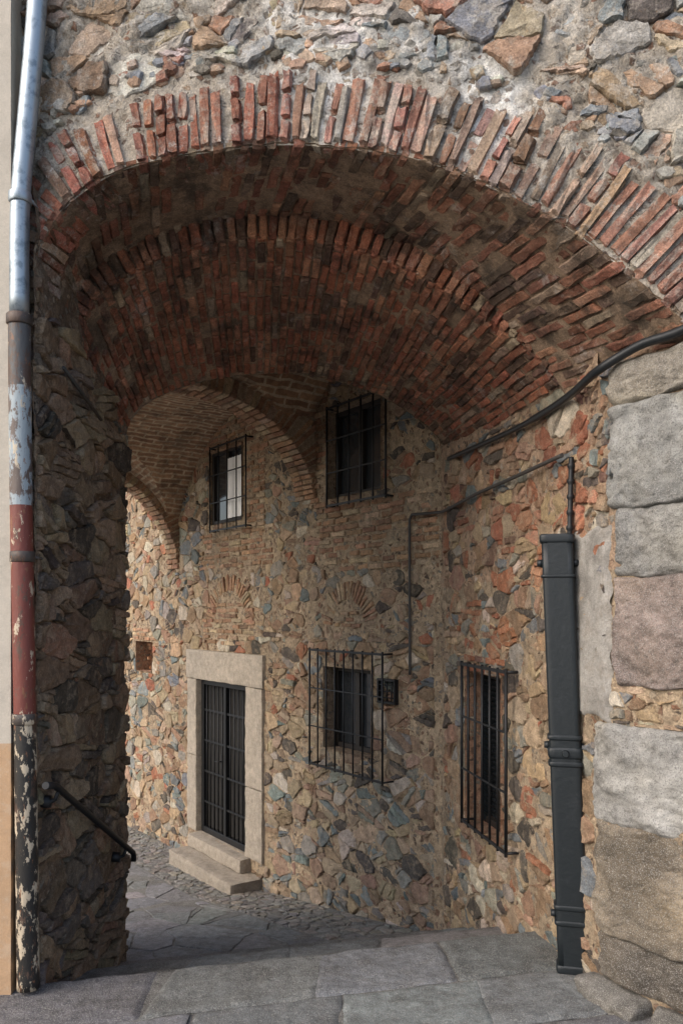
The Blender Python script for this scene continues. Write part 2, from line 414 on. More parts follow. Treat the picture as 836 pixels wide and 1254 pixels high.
def clad(mb,surf,u0,u1,v0,v1,sx,sy,pal,hr=(.01,.04),drop=.08,holes=(),ex=None,wv=.5,mat=0,gap=(.002,.010),split=.0,**kw):
    for poly in cells(u0,u1,v0,v1,sx,sy,wv):
        cx,cy=cen(poly); bad=False
        for h in holes:
            if h[0]<cx<h[1] and h[2]<cy<h[3]: bad=True; break
            if cx<=h[0] and max(p[0] for p in poly)>h[0] and h[2]<cy<h[3]: poly=clip(poly,1,0,h[0])
            elif cx>=h[1] and min(p[0] for p in poly)<h[1] and h[2]<cy<h[3]: poly=clip(poly,-1,0,-h[1])
            elif cy<=h[2] and max(p[1] for p in poly)>h[2] and h[0]-.1<cx<h[1]+.1: poly=clip(poly,0,1,h[2])
            elif cy>=h[3] and min(p[1] for p in poly)<h[3] and h[0]-.1<cx<h[1]+.1: poly=clip(poly,0,-1,-h[3])
            if len(poly)<3: bad=True; break
        if bad or R()<drop: continue
        if ex and ex(cx,cy,poly): continue
        p=pal(cx,cy) if callable(pal) else pal
        parts=[poly]; same=None
        if R()<split:
            an=random.gauss(0,.35) if R()<.75 else U(0,pi); nx,ny=-sin(an),cos(an)
            pr=[x*nx+y*ny for x,y in poly]; lo,hi=min(pr),max(pr); k=max(2,min(4,int((hi-lo)/.042)))
            cuts=[lo+(hi-lo)*(i/k+U(-.12,.12)/k*2) for i in range(1,k)]; parts=[]; cur=poly
            for cc in cuts:
                a_=clip(cur,nx,ny,cc); cur=clip(cur,-nx,-ny,-cc)
                if len(a_)>=3: parts.append(a_)
                if len(cur)<3: break
            if len(cur)>=3: parts.append(cur)
            same=pick(p) if R()<.4 else None
        for q in parts:
            if len(parts)>1 and R()<.06: continue
            stone(mb,surf,q,U(*hr),jc(same,.12) if same else pick(p),mat,gap=U(*gap)*(.6 if len(parts)>1 else 1),**kw)
def bricks(mb,surf,u0,u1,v0,v1,L=.22,T=.042,g=.018,pal=PALBL,h=(.004,.02),mat=0,drop=.08,test=None):
    v=v0; r=0
    while v+T<v1:
        u=u0-(r%2)*L*.5+U(-.04,.04)
        while u<u1:
            l=L*U(.75,1.15); a=max(u,u0); b_=min(u+l,u1)
            if b_-a>.04 and R()>drop and (not test or test((a+b_)/2,v+T/2)):
                y=v+U(-.006,.006)
                stone(mb,surf,[(a,y),(b_,y+U(-.005,.005)),(b_,y+T),(a,y+T)],U(*h),pick(pal),mat,seg=.05,jit=.004,ins=.006,rough=.004,tilt=.04,gap=.001)
            u+=l+g*U(.5,1.5)
        v+=T+g*U(.8,1.2); r+=1
def fan(mb,surf,cu,cv,r0,r1,a0,a1,n,h,pal,mat=0,asp=1.):
    for i in range(n):
        if R()<.04: continue
        a=a0+(a1-a0)*(i+.5)/n+U(-.012,.012); da=(a1-a0)/n*.37
        q=[]; e=U(-.02,.02)
        for (rr,aa) in ((r0,a-da),(r1+e,a-da*.9),(r1+e,a+da*.9),(r0,a+da)): q.append((cu+cos(aa)*rr*asp,cv+sin(aa)*rr))
        stone(mb,surf,q,h+U(-.008,.006),pick(pal),mat,seg=.06,jit=.004,ins=.006,rough=.004,gap=.001)
def reveal(mb,surf,r,dep,col,mat=0):
    u0,u1,v0,v1=r
    q=lambda a,b_,c,d:(lambda i:mb.face((i,i+1,i+2,i+3),col,mat))(mb.vs([a,b_,c,d]))
    for (a,b_) in (((u0,v0),(u1,v0)),((u1,v0),(u1,v1)),((u1,v1),(u0,v1)),((u0,v1),(u0,v0))):
        n=6
        for k in range(n):
            p=(a[0]+(b_[0]-a[0])*k/n,a[1]+(b_[1]-a[1])*k/n); s=(a[0]+(b_[0]-a[0])*(k+1)/n,a[1]+(b_[1]-a[1])*(k+1)/n)
            q(surf(p[0],p[1],.02),surf(s[0],s[1],.02),surf(s[0],s[1],-dep),surf(p[0],p[1],-dep))
# ------------------------------------------------------------------ vault curves
def W(px,py,d): return Vector(((px-CX)/F*d,d,EYE+(HZ-py)/F*d))
def onplane(px,py,A,B):
    k=(px-CX)/F; dx,dy=B[0]-A[0],B[1]-A[1]
    s=(k*A[1]-A[0])/(dx-k*dy); return W(px,py,A[1]+dy*s)
Apx=[(42,345),(48,305),(72,262),(110,228),(165,202),(250,186),(350,176),(450,184),(530,200),(610,233),(690,275),(770,335),(830,388),(868,428)]
Ac=catmull([onplane(x,y,(-1.40,3.85),(1.479,3.3)) for x,y in Apx],100)
Bpx=[(95,428),(104,388),(135,350),(200,315),(300,292),(400,298),(500,330),(590,385),(655,435),(692,482)]
Bc=catmull([onplane(x,y,(-1.405,4.4),(1.13,4.1)) for x,y in Bpx],100)
Cpx=[(150,545),(162,512),(190,488),(250,467),(330,457),(400,464),(470,487),(522,522),(556,562)]
Cc=catmull([onplane(x,y,(-1.37,5.2),(.756,6.12)) for x,y in Cpx],100)
LA,LB=.68,1.5; LT=3.5
def samp(Cv,t):
    t=min(1,max(0,t))*100; i=min(99,int(t)); return Cv[i].lerp(Cv[i+1],t-i)
B2=[]; BN=[]
for i,p in enumerate(Bc):
    cpt=Vector((-.05,p.y,EYE+.7)); nn_=(p-cpt).normalized(); BN.append(nn_)
    k_=min(1,sin(pi*i/100)*3)*(1 if i<65 else max(0,1-(i-65)/28)); B2.append(p+nn_*.11*k_)
def lofted(c0,c1,L):
    def base(u,v): return samp(c0,v/LT).lerp(samp(c1,v/LT),u/L)
    def f(u,v,h=0.):
        p=base(u,v)
        if h==0: return p
        du=base(min(u+.02,L),v)-base(max(0,u-.02),v); dv=base(u,min(LT,v+.03))-base(u,max(0,v-.03))
        n=du.cross(dv).normalized(); c=Vector((-.05,p.y,EYE+.6))
        if n.dot(c-p)<0: n=-n
        return p+n*h
    return f
s1=lofted(Ac,B2,LA); s2=lofted(Bc,Cc,LB); s0=lofted(Ac,Cc,LA+LB)
# ================================================================== ARCHWAY BUILDING
arch=empty('archway_building',(0,3.7,EYE-1.75),label='weathered stone archway building with brick arch over a descending passage',category='archway')
mb=MB()
def vm(u,v):
    k=1+noise.noise(Vector((u*2,v*2,9)))*.35; c=(.29,.205,.14); return tuple(x*k for x in c)
sheet(mb,s1,lin(0,LA,.022),lin(0,LT,.022),.015,vm,mat=0,base=-.005)
sheet(mb,s2,lin(0,LB,.022),lin(0,LT,.022),.009,vm,mat=0,base=-.007)
sheet(mb,s0,lin(0.02,LA+LB,.2),lin(0,LT,.1),.0,vm,mat=0,base=-.19)
for i in range(100):
    a,b_=Bc[i],Bc[i+1]; yy=Vector((0,.012,0)); c_,d_=Bc[i+1]+BN[i+1]*.15+yy,Bc[i]+BN[i]*.15+yy
    o=mb.vs([a+yy,b_+yy,c_,d_]); mb.face((o,o+1,o+2,o+3),(.2,.14,.10),0)
PALV=[(3,(.34,.13,.078)),(2.4,(.255,.10,.062)),(1.5,(.39,.185,.115)),(1.1,(.14,.08,.058)),(.6,(.36,.27,.19))]
def vbr(surf,L,off_,dropf,pal,hr):
    v=.02; r=0
    while v<LT-.05:
        T=.049*U(.88,1.10); u=-(r%2)*.10+U(-.02,.02)
        while u<L:
            l=.20*U(.75,1.12); a=max(u,0.0); b_=min(u+l,L)
            if b_-a>.04 and R()>dropf(a/L,v/LT):
                wv_=lambda uu: noise.noise(Vector((uu*2.2+off_,v*1.3,5)))*.010
                j=U(-.002,.002); y0=v+wv_(a)+j; y1=v+wv_(b_)+j; tt=T*U(.90,1.06)
                stone(mb,surf,[(a,y0),(b_,y1),(b_,y1+tt),(a,y0+tt)],U(*hr),pick(pal),0,seg=.032,jit=.004,ins=.009,rough=.006,tilt=.07,gap=.001)
            u+=l+.009
        v+=T+.010*U(.5,1.5); r+=1
PALV1=[(2.6,(.27,.12,.078)),(2.4,(.20,.095,.063)),(1,(.32,.17,.11)),(1.8,(.12,.08,.06)),(1.2,(.29,.22,.16))]
vbr(s1,LA,0,lambda s,t:.32 if t<.5 else (.16 if t<.62 else .03),PALV1,(-.003,.013))
vbr(s2,LB,9,lambda s,t:.02 if t>.08 else .2,PALV,(-.001,.012))
mb.build('vault',[M_BR],arch)
mb=MB(); s=.05; LsB=sum((Bc[i+1]-Bc[i]).length for i in range(100))
while s<LsB-.04:
    t=s/LsB; p=samp(Bc,t); tg=(samp(Bc,min(1,t+.01))-samp(Bc,max(0,t-.01))).normalized(); n=samp(BN,t).normalized(); n=(n-tg*n.dot(tg)).normalized(); axb=tg.cross(n).normalized()
    if axb.y<0: axb=-axb
    th=.0245*U(.8,1.15)
    if R()>.03: rbox(mb,p+n*.070+axb*(.040+U(-.012,.012)),tg*th,n*.075,axb*.065,pick(PALV),0,.8,.005,pull=1.)
    s+=th*2+.009*U(.4,1.8)
mb.build('inner_arch_ring',[M_BR],arch)
# front ring
mb=MB(); ax=-nF; Ls=sum((Ac[i+1]-Ac[i]).length for i in range(100)); s=0.03
while s<Ls-.02:
    t=s/Ls; p=samp(Ac,t); tg=(samp(Ac,t+.01)-samp(Ac,t-.01)).normalized(); n=tg.cross(nF).normalized()
    if n.dot(p-(FO+Vector((0,0,EYE+.4))))<0: n=-n
    px=CX+p.x/p.y*F
    ln=.315*U(.88,1.06) if px<600 else .355*U(.90,1.06)
    th=.0240*U(.78,1.2)
    if 345<px<440: pal=[(2,(.42,.34,.27)),(2.8,(.34,.19,.135)),(.6,(.48,.43,.38))]
    elif px<345: pal=[(3,(.37,.15,.10)),(1.5,(.29,.13,.09)),(1.2,(.35,.23,.17))]
    else: pal=[(2.8,(.35,.185,.135)),(2,(.38,.27,.21)),(.8,(.44,.36,.30)),(1,(.25,.14,.10)),(.3,(.42,.31,.18))]
    if not (272<px<288 or R()<.018):
        lean=tg*U(-.05,.05); nn=(n+lean).normalized()
        out=U(-.014,.008)+noise.noise(Vector((s*4,0,0)))*.008
        parts=[(0,1)] if R()<.55 else ([(0,.50),(.53,1)] if R()<.5 else [(U(0,.03),.33),(.355,.68),(.705,1)])
        col=pick(pal)
        for (a_,b_) in parts:
            rbox(mb,p+nn*(ln*(a_+b_)/2)+ax*(.118-out+U(-.006,.006)),tg*th*U(.93,1.08),nn*ln*(b_-a_)*.5,ax*.13,jc(col,.15),0,.80,.006,pull=1.1)
    s+=th*2+.005*U(.2,2.2)
mb.build('brick_arch',[M_FR],arch)
# front wall
mb=MB(); TOP=4.3
def fcol(p):
    px=CX+p.x/p.y*F; py=HZ-(p.z-EYE)/p.y*F; u,v=p.x,p.z
    k=1+noise.noise(Vector((u*3,v*3,1)))*.3
    c=(.45,.395,.325)
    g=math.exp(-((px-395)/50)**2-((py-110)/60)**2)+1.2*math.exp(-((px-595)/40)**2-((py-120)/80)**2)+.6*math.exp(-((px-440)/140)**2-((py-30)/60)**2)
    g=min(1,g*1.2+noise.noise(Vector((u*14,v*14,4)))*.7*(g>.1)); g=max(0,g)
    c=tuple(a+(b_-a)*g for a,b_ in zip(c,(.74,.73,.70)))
    return tuple(x*k for x in c)
def frontsurf(u,v):
    p=samp(Ac,u); top=FO+tF*(-1.75+3.6*u)+Vector((0,0,EYE+TOP)); return p.lerp(top,v)
NU,NV=240,200
us=[i/NU for i in range(NU+1)]; vs=[(i/NV)**1.25 for i in range(NV+1)]
P=[]
for v in vs:
    for u in us:
        p=frontsurf(u,v); dd=(p-samp(Ac,u)).length; ringz=max(0,min(1,(.40-dd)/.1))
        nz=noise.fractal(p*6,1,2,5)*.028+noise.noise(p*35)*.012
        a=nz*(1-ringz*.5)*min(1,dd*8+.15)-.002-ringz*.008; P.append(p+nF*a)
o=mb.vs(P)
for j in range(NV):
    for i in range(NU):
        a=o+j*(NU+1)+i; mb.face((a,a+1,a+NU+2,a+NU+1),fcol(P[j*(NU+1)+i]),1,True)
FP=lambda x,z: FO+tF*x-nF*.015+Vector((0,0,EYE+z))
for (xa,pt,xt) in ((-4.5,Ac[0],-1.75),(6,Ac[-1],1.85)):
    o=mb.vs([FP(xa,-3.2),FP(fs(pt),-3.2),FP(fs(pt),pt.z-EYE),FP(xt,TOP),FP(xa,TOP)])
    mb.face((o,o+1,o+2,o+3,o+4),(.40,.34,.27),1)
o=mb.vs([FP(-4.5,TOP),FP(6,TOP),Vector((3,11.,EYE+TOP)),Vector((-2.3,10.5,EYE+TOP)),Vector((-4.24,8.8,EYE+TOP)),Vector((-1.6,5.2,EYE+TOP)),Vector((-4.5,5.2,EYE+TOP))]); mb.face(tuple(range(o,o+7)),(.25,.2,.15),1)  # unseen roof slab, added to keep sky light from leaking into the vaults
o=mb.vs([Vector((-4.5,5.25,EYE-3.2)),Vector((-4.5,5.25,EYE+TOP)),Vector((-1.5,5.25,EYE+TOP)),Vector((-1.5,5.25,EYE-3.2))]); mb.face((o,o+1,o+2,o+3),(.36,.3,.23),1)
o=mb.vs([FP(-4.5,-3.2),FP(-4.5,TOP),Vector((-4.5,5.25,EYE+TOP)),Vector((-4.5,5.25,EYE-3.2))]); mb.face((o,o+1,o+2,o+3),(.36,.3,.23),1)
Apts=[(fs(p),p.z-EYE) for p in Ac]
def exf(cx,cy,poly):
    for x,y in poly+[(cx,cy)]:
        d=min((x-a)**2+(y-b_)**2 for a,b_ in Apts)
        lim=.30 if x<.6 else .345
        if d<lim*lim: return True
    k=min(range(101),key=lambda i:abs(Apts[i][0]-cx)); return cy<Apts[k][1]
clad(mb,sF,-1.8,1.9,1.0,3.0,.15,.095,PALF,(.002,.027),.05,ex=exf,wv=1.5,mat=0,gap=(.0,.009),seg=.018,jit=.006,rough=.010,ins=.008,tilt=.10,facet=.3,split=.3)
clad(mb,sF,-1.8,1.9,3.0,4.2,.2,.12,PALF,(.004,.035),.06,wv=.9,mat=0,gap=(.002,.012),seg=.06,rough=.009,ins=.012)
clad(mb,sF,1.56,2.3,-1.8,1.2,.25,.16,PALF,(.005,.035),.1,mat=0,seg=.06)
for k in range(150):
    i=random.randrange(2,99); p=Ac[i]; tg=(Ac[min(100,i+1)]-Ac[i-1]).normalized(); n=tg.cross(nF).normalized()
    if n.dot(p-(FO+Vector((0,0,EYE+.4))))<0: n=-n
    q=p+n*U(.35,.46); u_,v_=fs(q),q.z-EYE; a0=U(0,6.28); r1,r2=U(.025,.055),U(.018,.035)
    stone(mb,sF,[(u_+cos(a0+t_)*r1*U(.8,1.2),v_+sin(a0+t_)*r2*U(.8,1.2)) for t_ in (0,1.1,2.3,3.3,4.5,5.5)],U(.002,.018),pick(PALF),0,seg=.03,gap=0)
mb.build('front_wall',[M_FR,M_FM],arch)
# left side wall
mb=MB()
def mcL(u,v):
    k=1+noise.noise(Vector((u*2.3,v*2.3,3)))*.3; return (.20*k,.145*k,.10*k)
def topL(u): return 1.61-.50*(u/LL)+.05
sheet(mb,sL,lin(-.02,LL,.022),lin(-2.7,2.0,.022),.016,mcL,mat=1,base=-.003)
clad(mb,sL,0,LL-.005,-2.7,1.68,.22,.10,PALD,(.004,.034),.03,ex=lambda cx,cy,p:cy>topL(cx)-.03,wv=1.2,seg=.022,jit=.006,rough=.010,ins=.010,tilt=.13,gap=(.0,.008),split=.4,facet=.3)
sJ=planar(LP0+E0,-tF,nF)
clad(mb,sJ,0,.45,-1.8,1.5,.2,.11,PALD,(.005,.02),.05,seg=.04,split=.4)
mb.build('side_wall',[M_ST,M_MO],arch,label='dark rough rubble passage wall')
# right side wall
mb=MB()
win_r=Rrect(572,822,1005,616,830,1040)
def mcR(u,v):
    k=1+noise.noise(Vector((u*2.3,v*2.3,3)))*.3; c=(.40,.31,.215)
    if v>.2: c=(.40,.28,.195)
    return tuple(x*k for x in c)
us=lin(0,LR+LG,.022,[win_r[0],win_r[1]]); vs=lin(-2.6,1.8,.022,[win_r[2],win_r[3]])
sn=lambda L,x:min(L,key=lambda y:abs(y-x))
win_r=(sn(us,win_r[0]),sn(us,win_r[1]),sn(vs,win_r[2]),sn(vs,win_r[3]))
sheet(mb,sRG,us,vs,.015,mcR,[win_r],mat=1,base=-.002,test=lambda u,v:v<1.15 or u<LR-.1)
def palR(u,v):
    if R()<.28 and (v>.15 or (win_r[0]-.25<u<win_r[1]+.3 and -.35<v<.1)): return PALB
    if v>-.1 and u>LR-.9 and R()<.2: return PALB
    return PAL
brz=[(.35,.75,.55,.72),(1.2,1.6,.35,.5),(.5,.9,-.02,.12)]
clad(mb,sRG,.10,LR-.01,-2.55,1.14,.13,.082,palR,(.0,.020),.04,holes=[win_r],wv=1.6,rough=.007,tilt=.08,seg=.02,jit=.0055,gap=(.001,.011),split=.32,facet=.3,
     ex=lambda cx,cy,p:(cx>LR-.12 and cy<-.5) or any(z[0]<cx<z[1] and z[2]<cy<z[3] for z in brz))
for z in brz: bricks(mb,sR,*z,L=.2,T=.04,pal=PALB,h=(.002,.018),drop=.12)
bricks(mb,sR,win_r[0]-.04,win_r[1]+.04,win_r[3]+.01,win_r[3]+.16,.20,.04,pal=PALB,h=(.014,.028))
reveal(mb,sR,win_r,.20,(.36,.21,.14),1)
def gy(y): return (HZ-y)/F*3.5
clad(mb,sRG,LR-.0,LR+LG,gy(892),gy(843),.08,.05,PAL,(.0,.022),.15,wv=1.,seg=.02)
clad(mb,sRG,LR-.05,LR+LG,gy(432),1.14,.1,.06,PALB,(.0,.03),.05)
clad(mb,sRG,LR-.16,LR+.03,gy(640),gy(432),.08,.06,PAL,(.0,.03),.2)
ua=RR(703,700)[0]; PP=[]; NJ,NI=60,16
for j in range(NJ+1):
    v=-.50+.90*j/NJ
    for i in range(NI+1):
        u=ua+(LR+.01-ua)*i/NI; e=min(i/NI,1-i/NI)*(LR-ua); e2=min(j,NJ-j)/NJ*.9
        w_=noise.fractal(Vector((v*7,u*7,8)),1,2,4); f=min(1,(min(e,e2)+w_*.03)/.02)
        PP.append(sRG(u,v,-.012+.030*max(0,f)+noise.fractal(Vector((u*10,v*10,1)),1,2,4)*.004))
o=mb.vs(PP)
for j in range(NJ):
    for i in range(NI): k=o+j*(NI+1)+i; mb.face((k,k+1,k+NI+2,k+NI+1),(.34,.325,.30),2,True)
mb.build('side_wall',[M_ST,M_MO,M_PT],arch,label='rubble and brick passage wall with barred window')
# granite blocks
mb=MB()
def block(mb,surf,u0,u1,v0,v1,h,col,mat=0,nu=54,nv=44,bev=.02,rough=.014,stain=1.,dark=0.):
    P=[]; sd=R()*50; gx_,gy_=U(-.06,.06),U(-.06,.06)
    for j in range(nv+1):
        for i in range(nu+1):
            a=i/nu; c=j/nv; a=a+(.5-.5*cos(pi*a)-a)*.6; c=c+(.5-.5*cos(pi*c)-c)*.6
            u=u0+(u1-u0)*a; v=v0+(v1-v0)*c
            bb=bev*(1.2+1.6*noise.noise(Vector((u*6,v*6,sd+3))))
            eu=min(u-u0,u1-u); ev=min(v-v0,v1-v)
            f=1-(max(0,1-eu/bb)**2+max(0,1-ev/bb)**2)*.9
            bulge=sin(pi*c)**.6*.006*stain
            nz=noise.fractal(Vector((u*8+sd,v*8,sd)),1,2,8)*rough
            pit=noise.noise(Vector((u*30,v*30,sd))); nz-=max(0,pit-.25)*rough*1.2
            hh=h+(u-(u0+u1)/2)*gx_*.3+(v-(v0+v1)/2)*gy_+bulge
            P.append(surf(u+noise.fractal(Vector((u*6,v*6,sd)),1,2,3)*.018,v+noise.fractal(Vector((v*6,u*6,sd+9)),1,2,3)*.013,hh*f-(.03 if (i in(0,nu) or j in (0,nv)) else 0)+nz))
    o=mb.vs(P)
    for j in range(nv):
        for i in range(nu):
            a=o+j*(nu+1)+i; u=u0+(u1-u0)*i/nu; v=v0+(v1-v0)*j/nv
            k=1+noise.fractal(Vector((u*3+sd,v*3,1)),1,2,5)*.4*stain; w_=max(0,noise.noise(Vector((u*4,v*4,sd+20))))*1.0
            e=min(j,nv-j)/nv; k*=1-.15*stain*max(0,1-e*12)
            k*=1-dark*max(0,min(1,.5+noise.noise(Vector((u*3,v*3,sd+40)))*1.5))
            k=max(.2,k); cc=(col[0]*k,col[1]*k*(1-.08*w_),col[2]*k*(1-.25*w_))
            mb.face((a,a+1,a+nu+2,a+nu+1),cc,mat,True)
gb=[(432,487,LR+.0,(.42,.38,.32),.1),(486,620,LR+.0,(.43,.43,.41),0),(618,706,LR+.03,(.42,.415,.395),.1),(704,844,LR+.035,(.42,.335,.30),.12),(890,1023,LR-.11,(.50,.49,.465),0),(1020,1165,LR-.09,(.40,.33,.245),.45),(1162,1222,LR-.06,(.32,.275,.225),.4)]
for (ya,yb,u0,c,dk) in gb: block(mb,sRG,u0,LR+LG+.35,gy(yb),gy(ya),.030,c,bev=.018,rough=.024,dark=dk)
mb.build('granite_jamb',[M_GR],arch)
mb=MB()
block(mb,sRG,LR-.13,LR+.22,-1.80,-1.66,.10,(.26,.245,.22),bev=.05,rough=.022,dark=.2)
block(mb,sRG,LR+.22,LR+LG+.35,-1.80,-1.67,.09,(.27,.255,.23),bev=.05,rough=.022,dark=.2)
mb.build('rubble_footing',[M_GR],arch)
mb=MB()
def sCol(u,v,h=0.):
    t=min(1,max(0,(u+.06)/.12)); n=(nD*(1-t)+nR*t).normalized()
    p=(C1+tR*u) if u>0 else (C1+tD*(-u))
    if abs(u)<.06: p=(C1+tD*.06)*(1-t)**2+C1*2*t*(1-t)+(C1+tR*.06)*t*t
    return p+E0+n*h+Vector((0,0,v))
v=-2.66
while v<.95:
    hh=U(.22,.42) if v<-.6 else U(.08,.2); block(mb,sCol,-U(.07,.10),U(.10,.15),v,v+hh,.024,jc(random.choice([(.45,.36,.265),(.41,.325,.24),(.38,.31,.245)])),nu=18,nv=14,bev=.014,rough=.012,stain=.5); v+=hh+.004
mb.build('corner_quoin',[M_DG],arch)
# ------------------------------------------------------------------ windows
def window(parent,surf,hole,grille,nv,nh,proj,dep,label,curtain=0,bar=.008):
    u0,u1,v0,v1=hole
    mb=MB(); f=.045; h0,h1=-dep+.02,-dep+.07
    sbox(mb,surf,u0,u0+f,v0,v1,h0,h1,bev=.004); sbox(mb,surf,u1-f,u1,v0,v1,h0,h1,bev=.004)
    sbox(mb,surf,u0+f,u1-f,v0,v0+f,h0,h1-.003,bev=.004); sbox(mb,surf,u0+f,u1-f,v1-f,v1,h0,h1-.003,bev=.004)
    um=(u0+u1)/2; sbox(mb,surf,um-.03,um+.03,v0+f,v1-f,h0,h1+.006,bev=.004)
    w=mb.build('window',[M_WOOD],parent,label=label)
    for (a,b_) in ((u0+f,um-.03),(um+.03,u1-f)):
        mb=MB(); o=mb.vs([surf(a,v0+f,h0+.015),surf(b_,v0+f,h0+.015),surf(b_,v1-f,h0+.015),surf(a,v1-f,h0+.015)]); mb.face((o,o+1,o+2,o+3),(.1,.1,.1))
        mb.build('glass',[M_GLASS],w)
    if curtain:
        mb=MB(); a,b_=curtain; n=24; uu=[u0+(u1-u0)*(a+(b_-a)*i/n) for i in range(n+1)]
        P=[surf(x,v0+f,h1+.012+.010*sin(i*1.5)) for i,x in enumerate(uu)]+[surf(x,v1-f-.10*(v1-v0),h1+.012+.010*sin(i*1.5+.4)) for i,x in enumerate(uu)]
        o=mb.vs(P)
        for i in range(n): mb.face((o+i,o+i+1,o+n+2+i,o+n+1+i),(.7,.7,.7),0,True)
        mb.build('curtain',[M_CURT],w)  # cloth in front of the glass, also stands in for its bright reflection
    mb=MB(); g0,g1,k0,k1=grille
    for i in range(nv):
        x=g0+(g1-g0)*i/(nv-1); tube(mb,[surf(x,k0-.02,proj),surf(x,k1+.02,proj)],bar if 0<i<nv-1 else bar*1.2,n=8)
    for j in range(nh):
        y=k0+(k1-k0)*(j/(nh-1)); e=.010 if j in (0,nh-1) else .006
        sbox(mb,surf,g0-.012,g1+.012,y-e,y+e,proj-.006,proj+.006,bev=.002)
    for x in (g0,g1):
        for y in (k0,k1): tube(mb,[surf(x,y,proj),surf(x,y,-.03)],bar*1.1,n=8)
    mb.build('grille',[M_IRON],w)
    return w
window(arch,sR,win_r,orect(RRo,.07,565,814,1003,619,822,1046),7,4,.07,.18,'barred window with dark louvred shutter',0,bar=.0085)
# ================================================================== HOUSE WITH DOOR
house=empty('stone_house',C1+tD*3+Vector((0,0,EYE-2.85)),label='rubble stone house wall with granite doorway and barred windows',category='house')
w1=Drect(403,496,610,468,492,600); w2=Drect(259,553,642,298,543,638); w3=Drect(398,815,915,456,822,928); dr=Drect(243,830,1018,303,842,1048); ni=Drect(168,786,822,187,785,822)
W1,W2=1.90,4.99
us=lin(-.3,10,.030,[w1[0],w1[1],w2[0],w2[1],w3[0],w3[1],dr[0],dr[1],ni[0],ni[1]]); vs=lin(-3.15,3.4,.030,[w1[2],w1[3],w2[2],w2[3],w3[2],w3[3],dr[2],dr[3],ni[2],ni[3]])
snap=lambda r:(sn(us,r[0]),sn(us,r[1]),sn(vs,r[2]),sn(vs,r[3]))
w1,w2,w3,dr,ni=map(snap,(w1,w2,w3,dr,ni))
surr=Drect(232,793,1030,325,804,1062); surr=(surr[0],surr[1],dr[2]-.12,surr[3])
mb=MB(); holes=[w1,w2,w3,dr,ni]
def mD(u,v):
    k=1+noise.noise(Vector((u*1.7,v*1.7,3)))*.3; c=(.43,.33,.225); return tuple(x*k for x in c)
sheet(mb,sD,us,vs,.016,mD,holes,mat=1,base=-.002)
def R4(x0,y0,x1,y1):
    a=D(x0,y0); b_=D(x1,y1); return (min(a[0],b_[0]),max(a[0],b_[0]),min(a[1],b_[1]),max(a[1],b_[1]))
bz=[R4(392,640,538,690),R4(388,618,480,640),R4(245,655,335,690),R4(248,738,312,792),R4(215,470,370,532),R4(478,600,535,640),R4(163,765,192,785),R4(188,785,196,826),R4(380,480,402,620),R4(302,545,325,650)]
c3=D(426,768); c4=D(281,768)
def exD(cx,cy,p):
    if surr[0]<cx<surr[1] and surr[2]<cy<surr[3]: return True
    if any(z[0]<cx<z[1] and z[2]<cy<z[3] for z in bz): return True
    for c,r in ((c3,.46),(c4,.62)):
        if cy>c[1]-.02 and math.hypot(cx-c[0],cy-c[1])<r: return True
    return False
H2=holes+[surr]
clad(mb,sD,.08,4.0,-2.98,-.25,.145,.092,lambda u,v:PALLOW if v<-1.0 else PAL,(.0,.023),.03,holes=H2,ex=exD,wv=1.8,rough=.008,tilt=.10,seg=.024,jit=.006,gap=(.001,.012),split=.32,facet=.32)
clad(mb,sD,.08,4.0,-.25,2.3,.125,.08,PAL,(-.006,.014),.12,holes=H2,ex=exD,wv=1.5,rough=.006,tilt=.08,seg=.028,gap=(.001,.012),split=.32)
clad(mb,sD,4.0,9,-3.1,2.3,.15,.10,PAL,(.0,.022),.05,holes=H2,ex=exD,wv=1.5,rough=.008,tilt=.09,seg=.04,gap=(.001,.012),split=.32)
for z in bz: bricks(mb,sD,z[0],z[1],z[2],z[3],pal=PALBL,h=(.004,.018),drop=.06,test=lambda a,b_:not any(h[0]-.1<a<h[1]+.1 and h[2]<b_<h[3] for h in holes))
fan(mb,sD,c3[0],c3[1],.24,.42,.05,pi-.05,23,.012,PALBL); fan(mb,sD,c4[0],c4[1],.40,.58,.05,pi-.05,32,.012,PALBL)
bricks(mb,sD,c3[0]-.2,c3[0]+.2,c3[1],c3[1]+.17,.16,.035,pal=PALBL)
for w_ in (w1,w2,w3): reveal(mb,sD,w_,.2,(.40,.29,.20),1)
reveal(mb,sD,ni,.2,(.34,.2,.13),1)
o=mb.vs([sD(ni[0],ni[2],-.2),sD(ni[1],ni[2],-.2),sD(ni[1],ni[3],-.2),sD(ni[0],ni[3],-.2)]); mb.face((o,o+1,o+2,o+3),(.2,.1,.06),1)
sN=lambda u,v,h=0.: sD(u,v,h-.19)
bricks(mb,sN,ni[0],ni[1],ni[2],ni[3],.2,.05,pal=[(1,(.40,.19,.10)),(1,(.30,.14,.08))],h=(.01,.08),drop=.1)
mb.build('wall',[M_ST,M_MO],house)
window(house,sD,w1,orect(DDo,.08,400,492,620,472,485,606),6,4,.08,.14,'dark barred window under the vault',bar=.008)
window(house,sD,w2,orect(DDo,.08,257,548,650,301,536,644),5,4,.08,.08,'barred window with white curtain',(.05,.52),bar=.0075)
window(house,sD,w3,orect(DDo,.12,379,796,936,468,801,957),9,4,.12,.18,'small window behind large projecting grille',bar=.0075)
def backs(parent,surf,hole,dep):
    mb=MB(); u0,u1,v0,v1=hole
    o=mb.vs([surf(u0-.02,v0-.02,-dep),surf(u1+.02,v0-.02,-dep),surf(u1+.02,v1+.02,-dep),surf(u0-.02,v1+.02,-dep)]); mb.face((o,o+1,o+2,o+3),(.02,.02,.02))
    mb.build('window_back',[M_INT],parent)
for h_ in (w1,w2,w3): backs(house,sD,h_,.21)
backs(arch,sR,win_r,.21)
